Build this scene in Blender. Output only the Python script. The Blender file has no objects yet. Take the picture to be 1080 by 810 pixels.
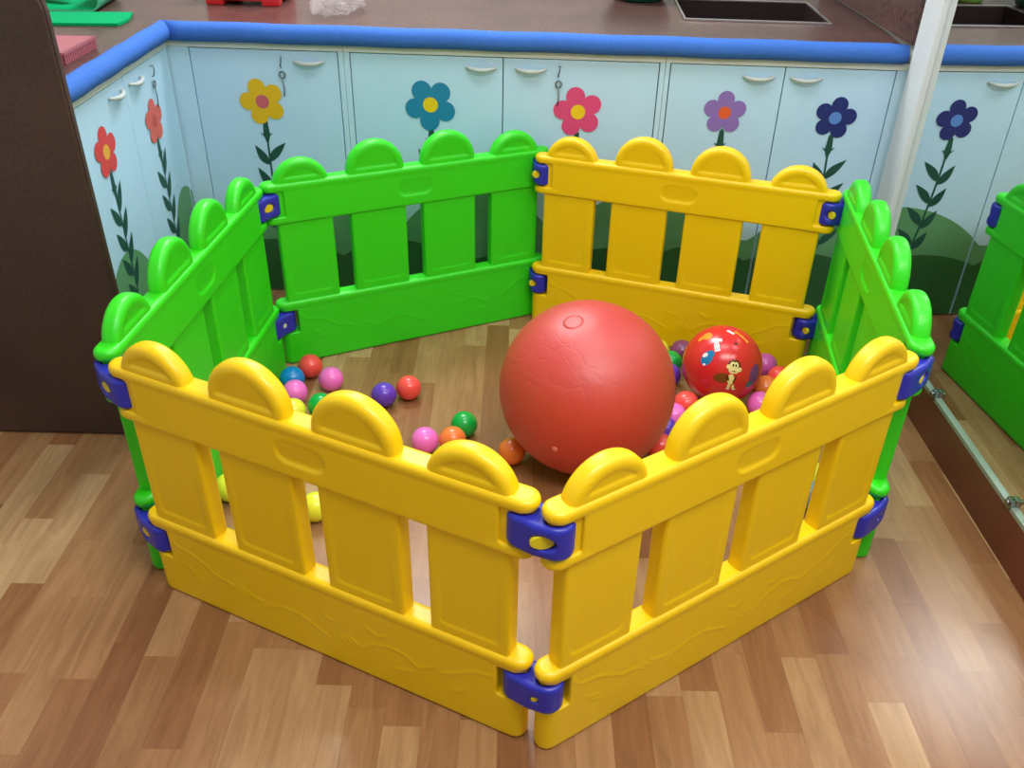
import bpy, bmesh, math, random
import numpy as np
from mathutils import Vector, Matrix

random.seed(7)
PI = math.pi
SC = bpy.context.scene
COL = SC.collection

# ------------------------------------------------------------------ materials
def lin(c):
    return tuple(((v/255.0)/12.92 if v/255.0 <= 0.04045 else ((v/255.0+0.055)/1.055)**2.4) for v in c) + (1.0,)

class NT:
    """tiny helper round a material's node tree"""
    def __init__(self, name):
        self.m = bpy.data.materials.new(name); self.m.use_nodes = True
        self.t = self.m.node_tree; self.n = self.t.nodes; self.l = self.t.links
        self.b = self.n['Principled BSDF']
    def node(self, kind, **kw):
        x = self.n.new(kind)
        for k, v in kw.items():
            setattr(x, k, v)
        return x
    def link(self, a, b): self.l.new(a, b)
    def math(self, op, a, b=None, c=None):
        x = self.n.new('ShaderNodeMath'); x.operation = op
        for i, v in enumerate((a, b, c)):
            if v is None: continue
            if isinstance(v, (int, float)): x.inputs[i].default_value = v
            else: self.l.new(v, x.inputs[i])
        return x.outputs[0]

def plain(name, rgb, rough=0.4, spec=0.5, metal=0.0, bump=0.0, scale=60.0, vary=0.0, coat=0.0, detail=3.0, trans=0.0, sss=0.0):
    w = NT(name); b = w.b
    b.inputs['Roughness'].default_value = rough
    b.inputs['Specular IOR Level'].default_value = spec
    b.inputs['Metallic'].default_value = metal
    b.inputs['Coat Weight'].default_value = coat
    b.inputs['Transmission Weight'].default_value = trans
    if sss:
        b.inputs['Subsurface Weight'].default_value = sss
        b.inputs['Subsurface Radius'].default_value = (0.02, 0.01, 0.005)
        b.inputs['Subsurface Scale'].default_value = 0.5
    tc = w.node('ShaderNodeTexCoord')
    no = w.node('ShaderNodeTexNoise'); no.inputs['Scale'].default_value = scale; no.inputs['Detail'].default_value = detail
    w.link(tc.outputs['Object'], no.inputs['Vector'])
    c = lin(rgb)
    mix = w.node('ShaderNodeMix', data_type='RGBA')
    mix.inputs[6].default_value = tuple(v*(1-vary) for v in c[:3])+(1,)
    mix.inputs[7].default_value = tuple(min(1, v*(1+vary)) for v in c[:3])+(1,)
    w.link(no.outputs['Fac'], mix.inputs[0]); w.link(mix.outputs[2], b.inputs['Base Color'])
    if bump:
        bp = w.node('ShaderNodeBump'); bp.inputs['Strength'].default_value = bump; bp.inputs['Distance'].default_value = 0.004
        w.link(no.outputs['Fac'], bp.inputs['Height']); w.link(bp.outputs['Normal'], b.inputs['Normal'])
    return w.m

def floor_material():
    w = NT('wood_plank_floor'); b = w.b
    tc = w.node('ShaderNodeTexCoord'); sp = w.node('ShaderNodeSeparateXYZ')
    w.link(tc.outputs['Object'], sp.inputs[0])
    X, Y = sp.outputs['X'], sp.outputs['Y']
    W, Ln = 0.0725, 0.385
    row = w.math('FLOOR', w.math('DIVIDE', w.math('ADD', X, 0.013), W))
    wn = w.node('ShaderNodeTexWhiteNoise', noise_dimensions='1D'); w.link(row, wn.inputs['W'])
    yy = w.math('ADD', w.math('DIVIDE', Y, Ln), w.math('MULTIPLY', wn.outputs['Value'], 7.3))
    col = w.math('FLOOR', yy)
    cb = w.node('ShaderNodeCombineXYZ'); w.link(row, cb.inputs[0]); w.link(col, cb.inputs[1])
    wn2 = w.node('ShaderNodeTexWhiteNoise', noise_dimensions='2D'); w.link(cb.outputs[0], wn2.inputs['Vector'])
    ramp = w.node('ShaderNodeValToRGB'); cr = ramp.color_ramp; cr.interpolation = 'LINEAR'
    stops = [(0.0, (136, 92, 60)), (0.22, (147, 104, 69)), (0.48, (156, 115, 78)), (0.76, (164, 125, 87)), (0.86, (178, 143, 104)), (1.0, (186, 153, 113))]
    cr.elements[0].position = 0; cr.elements[0].color = lin(stops[0][1])
    cr.elements[1].position = 1; cr.elements[1].color = lin(stops[-1][1])
    for p, c in stops[1:-1]:
        e = cr.elements.new(p); e.color = lin(c)
    w.link(wn2.outputs['Value'], ramp.inputs[0])
    # grain: noise stretched along the plank, shifted plank by plank
    mp = w.node('ShaderNodeCombineXYZ')
    w.link(w.math('MULTIPLY', X, 38.0), mp.inputs[0])
    w.link(w.math('ADD', w.math('MULTIPLY', Y, 3.6), w.math('MULTIPLY', wn2.outputs['Value'], 31.0)), mp.inputs[1])
    w.link(w.math('MULTIPLY', row, 3.1), mp.inputs[2])
    g = w.node('ShaderNodeTexNoise'); g.inputs['Scale'].default_value = 1.0; g.inputs['Detail'].default_value = 6; g.inputs['Roughness'].default_value = 0.62
    g.inputs['Distortion'].default_value = 1.3
    w.link(mp.outputs[0], g.inputs['Vector'])
    gr = w.node('ShaderNodeValToRGB'); gr.color_ramp.elements[0].position = 0.28; gr.color_ramp.elements[0].color = (0.76, 0.69, 0.63, 1)
    gr.color_ramp.elements[1].position = 0.66; gr.color_ramp.elements[1].color = (1.08, 1.06, 1.04, 1)
    w.link(g.outputs['Fac'], gr.inputs[0])
    mu = w.node('ShaderNodeMix', data_type='RGBA', blend_type='MULTIPLY'); mu.inputs[0].default_value = 1.0
    w.link(ramp.outputs[0], mu.inputs[6]); w.link(gr.outputs[0], mu.inputs[7])
    # thin dark seams
    fx = w.math('FRACT', w.math('DIVIDE', w.math('ADD', X, 0.013), W)); fy = w.math('FRACT', yy)
    ex = w.math('MULTIPLY', w.math('MINIMUM', fx, w.math('SUBTRACT', 1.0, fx)), W)
    ey = w.math('MULTIPLY', w.math('MINIMUM', fy, w.math('SUBTRACT', 1.0, fy)), Ln)
    seam = w.math('LESS_THAN', w.math('MINIMUM', ex, ey), 0.0006)
    mx = w.node('ShaderNodeMix', data_type='RGBA', blend_type='MULTIPLY')
    w.link(w.math('MULTIPLY', seam, 0.35), mx.inputs[0]); w.link(mu.outputs[2], mx.inputs[6]); mx.inputs[7].default_value = (0.45, 0.35, 0.3, 1)
    # scuffed, dusty patches
    d = w.node('ShaderNodeTexNoise'); d.inputs['Scale'].default_value = 3.0; d.inputs['Detail'].default_value = 2
    w.link(tc.outputs['Object'], d.inputs['Vector'])
    w.link(mx.outputs[2], b.inputs['Base Color'])
    rr = w.node('ShaderNodeMapRange'); rr.inputs[1].default_value = 0.3; rr.inputs[2].default_value = 0.7; rr.inputs[3].default_value = 0.25; rr.inputs[4].default_value = 0.31
    w.link(d.outputs['Fac'], rr.inputs[0]); w.link(rr.outputs[0], b.inputs['Roughness'])
    b.inputs['Specular IOR Level'].default_value = 0.45
    return w.m

def granite_material():
    w = NT('brown_granite'); b = w.b
    tc = w.node('ShaderNodeTexCoord')
    n1 = w.node('ShaderNodeTexNoise'); n1.inputs['Scale'].default_value = 90; n1.inputs['Detail'].default_value = 6
    n2 = w.node('ShaderNodeTexNoise'); n2.inputs['Scale'].default_value = 6; n2.inputs['Detail'].default_value = 3
    for n in (n1, n2): w.link(tc.outputs['Object'], n.inputs['Vector'])
    r = w.node('ShaderNodeValToRGB'); e = r.color_ramp.elements
    e[0].position = 0.3; e[0].color = lin((58, 40, 38)); e[1].position = 0.72; e[1].color = lin((112, 82, 76))
    w.link(n1.outputs['Fac'], r.inputs[0])
    m = w.node('ShaderNodeMix', data_type='RGBA', blend_type='MULTIPLY'); m.inputs[0].default_value = 0.5
    r2 = w.node('ShaderNodeValToRGB'); e = r2.color_ramp.elements
    e[0].position = 0.35; e[0].color = (0.6, 0.55, 0.55, 1); e[1].position = 0.65; e[1].color = (1.15, 1.0, 1.0, 1)
    w.link(n2.outputs['Fac'], r2.inputs[0]); w.link(r.outputs[0], m.inputs[6]); w.link(r2.outputs[0], m.inputs[7])
    w.link(m.outputs[2], b.inputs['Base Color']); b.inputs['Roughness'].default_value = 0.3
    return w.m

def panel_wood_material():
    w = NT('dark_brown_laminate'); b = w.b
    tc = w.node('ShaderNodeTexCoord')
    n1 = w.node('ShaderNodeTexNoise'); n1.inputs['Scale'].default_value = 110; n1.inputs['Detail'].default_value = 4
    n2 = w.node('ShaderNodeTexNoise'); n2.inputs['Scale'].default_value = 3.5; n2.inputs['Detail'].default_value = 4
    for n in (n1, n2): w.link(tc.outputs['Object'], n.inputs['Vector'])
    r = w.node('ShaderNodeValToRGB'); e = r.color_ramp.elements
    e[0].position = 0.3; e[0].color = lin((50, 36, 32)); e[1].position = 0.75; e[1].color = lin((82, 56, 46))
    w.link(w.math('ADD', w.math('MULTIPLY', n1.outputs['Fac'], 0.55), w.math('MULTIPLY', n2.outputs['Fac'], 0.45)), r.inputs[0])
    w.link(r.outputs[0], b.inputs['Base Color']); b.inputs['Roughness'].default_value = 0.5
    bp = w.node('ShaderNodeBump'); bp.inputs['Strength'].default_value = 0.08; bp.inputs['Distance'].default_value = 0.002
    w.link(n1.outputs['Fac'], bp.inputs['Height']); w.link(bp.outputs['Normal'], b.inputs['Normal'])
    return w.m

def big_ball_material():
    w = NT('red_vinyl'); b = w.b
    tc = w.node('ShaderNodeTexCoord')
    n1 = w.node('ShaderNodeTexNoise'); n1.inputs['Scale'].default_value = 9; n1.inputs['Detail'].default_value = 3; n1.inputs['Distortion'].default_value = 1.6
    w.link(tc.outputs['Object'], n1.inputs['Vector'])
    # a few long scratches / creases in the vinyl
    n2 = w.node('ShaderNodeTexVoronoi', feature='DISTANCE_TO_EDGE'); n2.inputs['Scale'].default_value = 5.5
    mpn = w.node('ShaderNodeTexNoise'); mpn.inputs['Scale'].default_value = 4
    w.link(tc.outputs['Object'], mpn.inputs['Vector'])
    vm = w.node('ShaderNodeVectorMath', operation='ADD'); w.link(tc.outputs['Object'], vm.inputs[0]); w.link(mpn.outputs['Color'], vm.inputs[1])
    w.link(vm.outputs[0], n2.inputs['Vector'])
    crease = w.node('ShaderNodeMapRange'); crease.inputs[1].default_value = 0; crease.inputs[2].default_value = 0.03
    w.link(n2.outputs['Distance'], crease.inputs[0])
    h = w.math('ADD', w.math('MULTIPLY', n1.outputs['Fac'], 1.0), w.math('MULTIPLY', crease.outputs[0], 0.16))
    bp = w.node('ShaderNodeBump'); bp.inputs['Strength'].default_value = 0.17; bp.inputs['Distance'].default_value = 0.012
    w.link(h, bp.inputs['Height']); w.link(bp.outputs['Normal'], b.inputs['Normal'])
    b.inputs['Base Color'].default_value = lin((194, 52, 45)); b.inputs['Roughness'].default_value = 0.5; b.inputs['Specular IOR Level'].default_value = 0.8
    b.inputs['Coat Weight'].default_value = 0.25; b.inputs['Coat Roughness'].default_value = 0.45
    return w.m

def plastic_bag_material():
    w = NT('clear_crinkled_plastic'); b = w.b
    b.inputs['Base Color'].default_value = lin((200, 190, 190)); b.inputs['Roughness'].default_value = 0.12
    b.inputs['Alpha'].default_value = 0.16
    return w.m

M = {}
M['floor'] = floor_material()
M['granite'] = granite_material()
M['panelwood'] = panel_wood_material()
M['bigball'] = big_ball_material()
M['bag'] = plastic_bag_material()
M['yellow'] = plain('yellow_moulded_plastic', (240, 197, 4), 0.36, bump=0.03, scale=160, vary=0.02)
M['green'] = plain('green_moulded_plastic', (50, 210, 24), 0.38, bump=0.16, scale=210, vary=0.05)
M['blue'] = plain('blue_moulded_plastic', (40, 46, 172), 0.36, vary=0.02)
M['pin'] = plain('yellow_pin_plastic', (222, 202, 30), 0.4)
M['pinwhite'] = plain('pale_pin_plastic', (215, 220, 200), 0.4)
M['foam'] = plain('blue_foam', (60, 110, 196), 0.8, spec=0.25, bump=0.35, scale=190, vary=0.05)
M['cabinet'] = plain('pale_blue_paint', (186, 221, 246), 0.42, scale=7, vary=0.05)
M['frame'] = plain('pale_blue_frame_paint', (190, 223, 244), 0.45, scale=9, vary=0.05)
M['gap'] = plain('painted_shade_board', (52, 70, 72), 0.7)  # carcass colour darkened to paint in the shade between doors
M['band'] = plain('grey_white_edging', (204, 210, 204), 0.5, scale=20, vary=0.06)
M['handle'] = plain('off_white_handle', (188, 196, 194), 0.4)
M['steel'] = plain('steel_wire', (120, 126, 128), 0.3, metal=0.9)
M['hill'] = plain('mid_green_paint', (94, 152, 106), 0.55, scale=12, vary=0.08)
M['darkhill'] = plain('dark_green_paint', (42, 98, 52), 0.55, scale=12, vary=0.08)
M['stem'] = plain('deep_green_paint', (24, 78, 66), 0.55)
M['white'] = plain('white_paint', (214, 218, 222), 0.45, scale=10, vary=0.03)
M['wall'] = plain('cream_wall_paint', (214, 214, 206), 0.7, scale=10, vary=0.03)
M['skirt'] = plain('brown_skirting_wood', (118, 60, 43), 0.35, scale=18, vary=0.14, detail=6)
M['chrome'] = plain('mirror_trim_metal', (176, 188, 180), 0.35, metal=0.55)
M['clip'] = plain('chrome_clip', (150, 152, 150), 0.2, metal=1.0)
w = NT('mirror_glass'); w.b.inputs['Base Color'].default_value = (0.86, 0.9, 0.88, 1); w.b.inputs['Metallic'].default_value = 1.0; w.b.inputs['Roughness'].default_value = 0.015
M['mirror'] = w.m
for n, c in dict(pf_yellow=(228, 182, 10), pf_pinkc=(200, 92, 104), pf_blue=(28, 128, 172), pf_yc=(238, 200, 20), pf_pink=(220, 70, 126),
                 pf_purple=(140, 108, 184), pf_orange=(226, 92, 44), pf_navy=(28, 40, 112), pf_lblue=(88, 134, 208),
                 pf_red=(216, 66, 66), pf_salmon=(216, 98, 84), pf_salmonc=(190, 78, 62), pf_gold=(236, 172, 52)).items():
    M[n] = plain('petal_paint_'+n[3:], c, 0.5)
for n, c in dict(b_red=(238, 80, 72), b_blue=(14, 128, 200), b_pink=(240, 112, 202), b_green=(18, 164, 66), b_yellow=(224, 224, 60), b_purple=(98, 58, 184),
                 b_orange=(232, 122, 58), b_maroon=(130, 66, 110), b_mauve=(196, 88, 170), b_lblue=(96, 150, 196)).items():
    M[n] = plain('ball_plastic_'+n[2:], c, 0.25, sss=0.0)
M['printball'] = plain('red_printed_vinyl', (212, 42, 44), 0.24)
for n, c in dict(p_cream=(240, 214, 150), p_brown=(120, 62, 26), p_dbrown=(88, 40, 20), p_blue=(20, 120, 170), p_white=(238, 226, 226), p_orange=(240, 148, 50),
                 p_purple=(126, 44, 124), p_teal=(40, 98, 104), p_black=(30, 22, 22)).items():
    M[n] = plain('ball_print_'+n[2:], c, 0.25)
M['matgreen'] = plain('green_felt', (4, 158, 98), 0.9, spec=0.1, scale=120, vary=0.1, bump=0.2)
M['matpale'] = plain('pale_green_felt', (92, 186, 146), 0.9, spec=0.1, scale=120, vary=0.08)
M['peach'] = plain('peach_cloth', (206, 150, 118), 0.9, spec=0.1, scale=80, vary=0.08)
M['pinkplastic'] = plain('pink_plastic', (168, 92, 102), 0.45)
M['redplastic'] = plain('red_plastic', (206, 36, 42), 0.4)
M['bowlgreen'] = plain('dark_green_plastic', (12, 92, 70), 0.35)
M['bowllime'] = plain('lime_plastic', (150, 206, 90), 0.35)
M['sinksteel'] = plain('sink_rim_steel', (196, 190, 188), 0.25, metal=0.8)
M['sinkdark'] = plain('dark_sink_basin', (48, 36, 36), 0.25)

# ------------------------------------------------------------------ object helpers
def mesh_obj(name, me, mats, parent=None, loc=None, rotz=0.0):
    o = bpy.data.objects.new(name, me); COL.objects.link(o)
    if mats is not None:
        for m in (mats if isinstance(mats, (list, tuple)) else [mats]):
            me.materials.append(m)
    if parent: o.parent = parent
    if loc is not None: o.location = loc
    o.rotation_euler = (0, 0, rotz)
    return o

def from_bm(name, bm, mats, parent=None, loc=None, rotz=0.0, smooth=False, angle=None):
    bmesh.ops.recalc_face_normals(bm, faces=bm.faces[:]) if bm.faces else None
    me = bpy.data.meshes.new(name); bm.to_mesh(me); bm.free()
    if smooth:
        me.shade_smooth() if angle is None else me.shade_smooth()
    o = mesh_obj(name, me, mats, parent, loc, rotz)
    if smooth and angle is not None:
        me.set_sharp_from_angle(angle=angle)
    return o

def thing(name, label, cat, loc=(0, 0, 0), rotz=0.0, group=None):
    o = bpy.data.objects.new(name, None); COL.objects.link(o); o.empty_display_size = 0.05
    o.location = loc; o.rotation_euler = (0, 0, rotz); o['label'] = label; o['category'] = cat
    if group: o['group'] = group
    return o

def tag(o, label, cat, group=None):
    o['label'] = label; o['category'] = cat
    if group: o['group'] = group
    return o

def struct(o, label, cat):
    o['kind'] = 'structure'; o['label'] = label; o['category'] = cat; return o

def add_box(bm, x0, x1, y0, y1, z0, z1, bevel=0.0, mi=0, mat=None):
    b2 = bmesh.new()
    bmesh.ops.create_cube(b2, size=1.0)
    for v in b2.verts:
        v.co = Vector(((x0+x1)/2+v.co.x*(x1-x0), (y0+y1)/2+v.co.y*(y1-y0), (z0+z1)/2+v.co.z*(z1-z0)))
    if bevel > 0:
        bmesh.ops.bevel(b2, geom=b2.edges[:], offset=bevel, segments=2, affect='EDGES', profile=0.7)
    merge(bm, b2, mi, mat)

def merge(bm, b2, mi=0, mat=None):
    vs = [bm.verts.new(mat @ v.co if mat else v.co) for v in b2.verts]
    b2.verts.index_update()
    for f in b2.faces:
        nf = bm.faces.new([vs[v.index] for v in f.verts]); nf.material_index = mi; nf.smooth = f.smooth
    b2.free()

def add_tube(bm, pts, rad, n=12, mi=0, caps=True, round_ends=0):
    """round tube along a polyline; rad number or per-point list"""
    pts = [Vector(p) for p in pts]
    rr = [rad]*len(pts) if isinstance(rad, (int, float)) else list(rad)
    if round_ends:
        d0 = (pts[0]-pts[1]).normalized(); d1 = (pts[-1]-pts[-2]).normalized()
        a, ar, b, br = [], [], [], []
        R0, R1 = rr[0], rr[-1]
        for k in range(1, round_ends+1):
            t = k/round_ends*PI/2*0.98
            a.insert(0, pts[0]+d0*R0*0.6*math.sin(t)); ar.insert(0, R0*math.cos(t))
            b.append(pts[-1]+d1*R1*0.6*math.sin(t)); br.append(R1*math.cos(t))
        pts = a+pts+b; rr = ar+rr+br
    tang = []
    for i in range(len(pts)):
        t = (pts[min(i+1, len(pts)-1)]-pts[max(i-1, 0)])
        if t.length < 1e-9: t = Vector((0, 0, 1))
        tang.append(t.normalized())
    up = Vector((0, 0, 1)) if abs(tang[0].z) < 0.9 else Vector((1, 0, 0))
    u = tang[0].cross(up).normalized()
    rings = []
    for i, p in enumerate(pts):
        u = (u - tang[i]*u.dot(tang[i])).normalized(); v = tang[i].cross(u)
        rings.append([bm.verts.new(p+(u*math.cos(2*PI*k/n)+v*math.sin(2*PI*k/n))*rr[i]) for k in range(n)])
    for i in range(len(rings)-1):
        for k in range(n):
            f = bm.faces.new((rings[i][k], rings[i][(k+1) % n], rings[i+1][(k+1) % n], rings[i+1][k])); f.smooth = True; f.material_index = mi
    if caps:
        for ring in (rings[0][::-1], rings[-1]):
            f = bm.faces.new(ring); f.material_index = mi; f.smooth = bool(round_ends)

def add_poly(bm, pts3, mi=0):
    f = bm.faces.new([bm.verts.new(p) for p in pts3]); f.material_index = mi; return f

def add_lathe(bm, prof, n=40, mi=0, closed=False):
    rings = [[bm.verts.new((r*math.cos(2*PI*k/n), r*math.sin(2*PI*k/n), z)) for k in range(n)] for r, z in prof]
    for i in range(len(rings)-1):
        for k in range(n):
            f = bm.faces.new((rings[i][k], rings[i][(k+1) % n], rings[i+1][(k+1) % n], rings[i+1][k])); f.smooth = True; f.material_index = mi
    bm.faces.new(rings[0]).material_index = mi; bm.faces.new(rings[-1]).material_index = mi

# ------------------------------------------------------------------ moulded plastic: distance field -> smooth quad mesh
def surface_nets(F, org, h):
    nx, ny, nz = F.shape
    inside = F < 0
    c = {}
    for i in (0, 1):
        for j in (0, 1):
            for k in (0, 1):
                c[(i, j, k)] = F[i:nx-1+i, j:ny-1+j, k:nz-1+k]
    s = sum((v < 0).astype(np.int8) for v in c.values())
    act = (s > 0) & (s < 8)
    idx = np.full(act.shape, -1, np.int64); ids = np.argwhere(act); idx[act] = np.arange(len(ids))
    acc = np.zeros((len(ids), 3)); cnt = np.zeros(len(ids))
    cv = {k: v[act] for k, v in c.items()}
    for axis in range(3):
        for a in (0, 1):
            for b in (0, 1):
                p = [a, b]; p.insert(axis, 0); q = [a, b]; q.insert(axis, 1)
                f0, f1 = cv[tuple(p)], cv[tuple(q)]
                m = (f0 < 0) != (f1 < 0)
                t = np.where(m, f0/np.where(m, f0-f1, 1), 0)
                pos = np.tile(np.array(p, float), (len(ids), 1)); pos[:, axis] = t
                acc[m] += pos[m]; cnt[m] += 1
    V = (ids + acc/cnt[:, None])*h + np.array(org)
    faces = []
    for axis in range(3):
        sl0 = [slice(None)]*3; sl1 = [slice(None)]*3
        sl0[axis] = slice(0, -1); sl1[axis] = slice(1, None)
        a, b = inside[tuple(sl0)], inside[tuple(sl1)]
        o1, o2 = [(1, 2), (2, 0), (0, 1)][axis]
        for flip, m in ((False, a & ~b), (True, ~a & b)):
            e = np.argwhere(m)
            ok = (e[:, o1] > 0) & (e[:, o2] > 0) & (e[:, o1] < F.shape[o1]-1) & (e[:, o2] < F.shape[o2]-1)
            e = e[ok]
            def cell(d1, d2):
                q = e.copy(); q[:, o1] -= d1; q[:, o2] -= d2
                return idx[q[:, 0], q[:, 1], q[:, 2]]
            quad = np.stack([cell(0, 0), cell(1, 0), cell(1, 1), cell(0, 1)], 1)
            faces.append(quad[:, ::-1] if flip else quad)
    return V, np.concatenate(faces)

def sdf_mesh(name, fn, lo, hi, h):
    xs = [np.arange(l-2*h, u+3*h, h) for l, u in zip(lo, hi)]
    X, Y, Z = np.meshgrid(*xs, indexing='ij')
    V, Q = surface_nets(fn(X, Y, Z), (xs[0][0], xs[1][0], xs[2][0]), h)
    me = bpy.data.meshes.new(name); me.from_pydata(V.tolist(), [], Q.tolist()); me.update(); me.shade_smooth()
    return me

def rbox(X, Y, Z, x0, x1, hy, z0, z1, r):
    qx = np.abs(X-(x0+x1)/2)-(x1-x0)/2+r; qy = np.abs(Y)-hy+r; qz = np.abs(Z-(z0+z1)/2)-(z1-z0)/2+r
    out = np.sqrt(np.maximum(qx, 0)**2+np.maximum(qy, 0)**2+np.maximum(qz, 0)**2)
    return out+np.minimum(np.maximum(qx, np.maximum(qy, qz)), 0)-r

def pill(X, Y, Z, x0, x1, R, z0, z1, r):
    """bar with half-round ends in plan"""
    d = np.sqrt(np.maximum(np.abs(X-(x0+x1)/2)-((x1-x0)/2-R), 0)**2+Y**2)-R
    q1 = d+r; q2 = np.abs(Z-(z0+z1)/2)-(z1-z0)/2+r
    return np.sqrt(np.maximum(q1, 0)**2+np.maximum(q2, 0)**2)+np.minimum(np.maximum(q1, q2), 0)-r

def smin(a, b, k):
    h = np.clip(0.5+0.5*(b-a)/k, 0, 1); return b*(1-h)+a*h-k*h*(1-h)
def smax(a, b, k): return -smin(-a, -b, k)

def rrect2(X, Z, x0, x1, z0, z1, r):
    qx = np.abs(X-(x0+x1)/2)-(x1-x0)/2+r; qz = np.abs(Z-(z0+z1)/2)-(z1-z0)/2+r
    return np.sqrt(np.maximum(qx, 0)**2+np.maximum(qz, 0)**2)+np.minimum(np.maximum(qx, qz), 0)-r

def step(d, w):                                   # 1 well inside a 2-D outline, 0 outside, soft over w
    t = np.clip(0.5-d/(2*w), 0, 1); return t*t*(3-2*t)

def polyline(X, Z, pts):
    D = np.full(X.shape, 9.0)
    for (ax, az), (bx, bz) in zip(pts[:-1], pts[1:]):
        vx, vz = bx-ax, bz-az; t = np.clip(((X-ax)*vx+(Z-az)*vz)/(vx*vx+vz*vz), 0, 1)
        D = np.minimum(D, np.hypot(X-ax-t*vx, Z-az-t*vz))
    return D

PL = 0.90          # panel length
AX = 0.018         # distance of the hinge post from the panel's end
H = 0.0031

def notch(X, Y, Z, d, z0, z1):
    for side in (0, 1):
        x = X if side == 0 else PL-X
        cut = rbox(x, Y*0, Z, -0.1, 0.060, 1.0, z0, z1, 0.004)
        d = smax(d, -cut, 0.003)
        post = np.maximum(np.hypot(x-AX, Y)-0.0095, np.maximum(z0-0.01-Z, Z-z1-0.01))
        d = np.minimum(d, post)
    return d

def rail_fn(X, Y, Z):
    face = 0.0242
    d = pill(X, Y, Z, 0.004, PL-0.004, face, 0.457, 0.573, 0.006)
    lip = pill(X, Y, Z, 0.0, PL, 0.0248, 0.551, 0.576, 0.0115)
    lip2 = np.minimum(pill(X, Y, Z, 0.001, 0.10, 0.0242, 0.456, 0.477, 0.009), pill(X, Y, Z, PL-0.10, PL-0.001, 0.0242, 0.456, 0.477, 0.009))
    d = smin(d, lip, 0.004); d = smin(d, lip2, 0.004)
    oval = rrect2(X, Z, 0.398, 0.503, 0.490, 0.538, 0.0235)
    d = d + 0.0036*step(oval, 0.0045)*np.clip(1.25-(Z-0.490)/0.048, 0.2, 1.0)
    return notch(X, Y, Z, d, 0.479, 0.552)

def board_fn(X, Y, Z):
    face = 0.0240
    d = pill(X, Y, Z, 0.006, PL-0.006, face, 0.0, 0.208, 0.006)
    lip = pill(X, Y, Z, 0.0, PL, 0.0250, 0.184, 0.211, 0.0125)
    d = smin(d, lip, 0.004)
    lines = [[(.065, .172), (.072, .155), (.09, .146), (.12, .142), (.15, .128), (.185, .104), (.205, .106), (.225, .098), (.243, .083)],
             [(.235, .105), (.262, .082)], [(.247, .112), (.272, .083)], [(.262, .10), (.285, .088), (.30, .09)],
             [(.30, .072), (.325, .088), (.36, .098), (.40, .096), (.44, .078), (.462, .066)],
             [(.455, .13), (.475, .118), (.49, .126)], [(.492, .086), (.505, .072)], [(.505, .09), (.52, .074)], [(.518, .092), (.533, .078)],
             [(.545, .076), (.57, .10), (.61, .112), (.645, .108), (.672, .088), (.69, .096), (.712, .112)],
             [(.725, .10), (.76, .118), (.79, .14), (.83, .15)], [(.56, .14), (.585, .128), (.60, .137)],
             [(.10, .10), (.13, .088)], [(.11, .085), (.135, .075)], [(.745, .06), (.775, .08)], [(.62, .055), (.66, .07)]]
    D = np.full(X.shape, 9.0)
    for l in lines: D = np.minimum(D, polyline(X, Z, l))
    d = d-0.0014*np.exp(-(D/0.0027)**2)*(np.abs(Y) > 0.012)
    return notch(X, Y, Z, d, 0.107, 0.181)

def picket_fn(hw, peak, outer):
    R = hw+0.001
    zc = peak-R
    def f(X, Y, Z):
        slat = rbox(X, Y, Z, -hw, hw, 0.0185, 0.185, 0.572, 0.007)
        pan = rrect2(X, Z, -hw+0.022, hw-0.022, 0.232, 0.440, 0.012)
        slat = slat+0.0021*step(pan, 0.0042)*np.clip(1.0-0.75*(Z-0.232)/0.208, 0.25, 1.0)
        r = 0.0145
        dz = np.where(Z < zc, np.abs(X), np.hypot(X, Z-zc))-R
        q1 = np.maximum(dz, 0.560-Z)+r; q2 = np.abs(Y)-0.0195+r
        bump = np.sqrt(np.maximum(q1, 0)**2+np.maximum(q2, 0)**2)+np.minimum(np.maximum(q1, q2), 0)-r
        inn = np.maximum(np.hypot(X, Z-zc)-(R-0.024), 0.588-Z)
        inn2 = np.where(Z < zc, np.maximum(np.abs(X)-(R-0.024), 0.588-Z), inn)
        bump = bump+0.0034*step(inn2, 0.0045)*np.clip(1.0-(Z-0.588)/0.055, 0.22, 1.0)
        return np.minimum(slat, bump)
    return f

ME_RAIL = sdf_mesh('top_rail', rail_fn, (0, -0.026, 0.452), (PL, 0.026, 0.577), H)
ME_BOARD = sdf_mesh('bottom_board', board_fn, (0, -0.026, 0.0), (PL, 0.026, 0.212), H)
ME_OUT = sdf_mesh('picket', picket_fn(0.081, 0.637, True), (-0.083, -0.02, 0.185), (0.083, 0.02, 0.648), H)
ME_IN = sdf_mesh('picket', picket_fn(0.0855, 0.663, False), (-0.088, -0.02, 0.185), (0.088, 0.02, 0.674), H)

def coloured(me, m):
    c = me.copy(); c.materials.clear(); c.materials.append(m); return c
PANEL = {k: {n: coloured(me, M[k]) for n, me in dict(rail=ME_RAIL, board=ME_BOARD, out=ME_OUT, inn=ME_IN).items()} for k in ('yellow', 'green')}
PICK = [(0.116, 'out'), (0.3355, 'inn'), (0.5605, 'inn'), (0.781, 'out')]

def fence_panel(colour, x, y, deg, sx, label):
    k = PANEL[colour]
    t = thing('play_fence', label, 'fence', (x, y, 0.0015), math.radians(deg), colour+' play fence panels')
    t.scale = (sx, 1, 1)
    mesh_obj('top_rail', k['rail'], None, t)
    mesh_obj('bottom_board', k['board'], None, t)
    for s, kind in PICK:
        mesh_obj('picket', k[kind], None, t, loc=(s, 0, 0))
    return t

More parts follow.
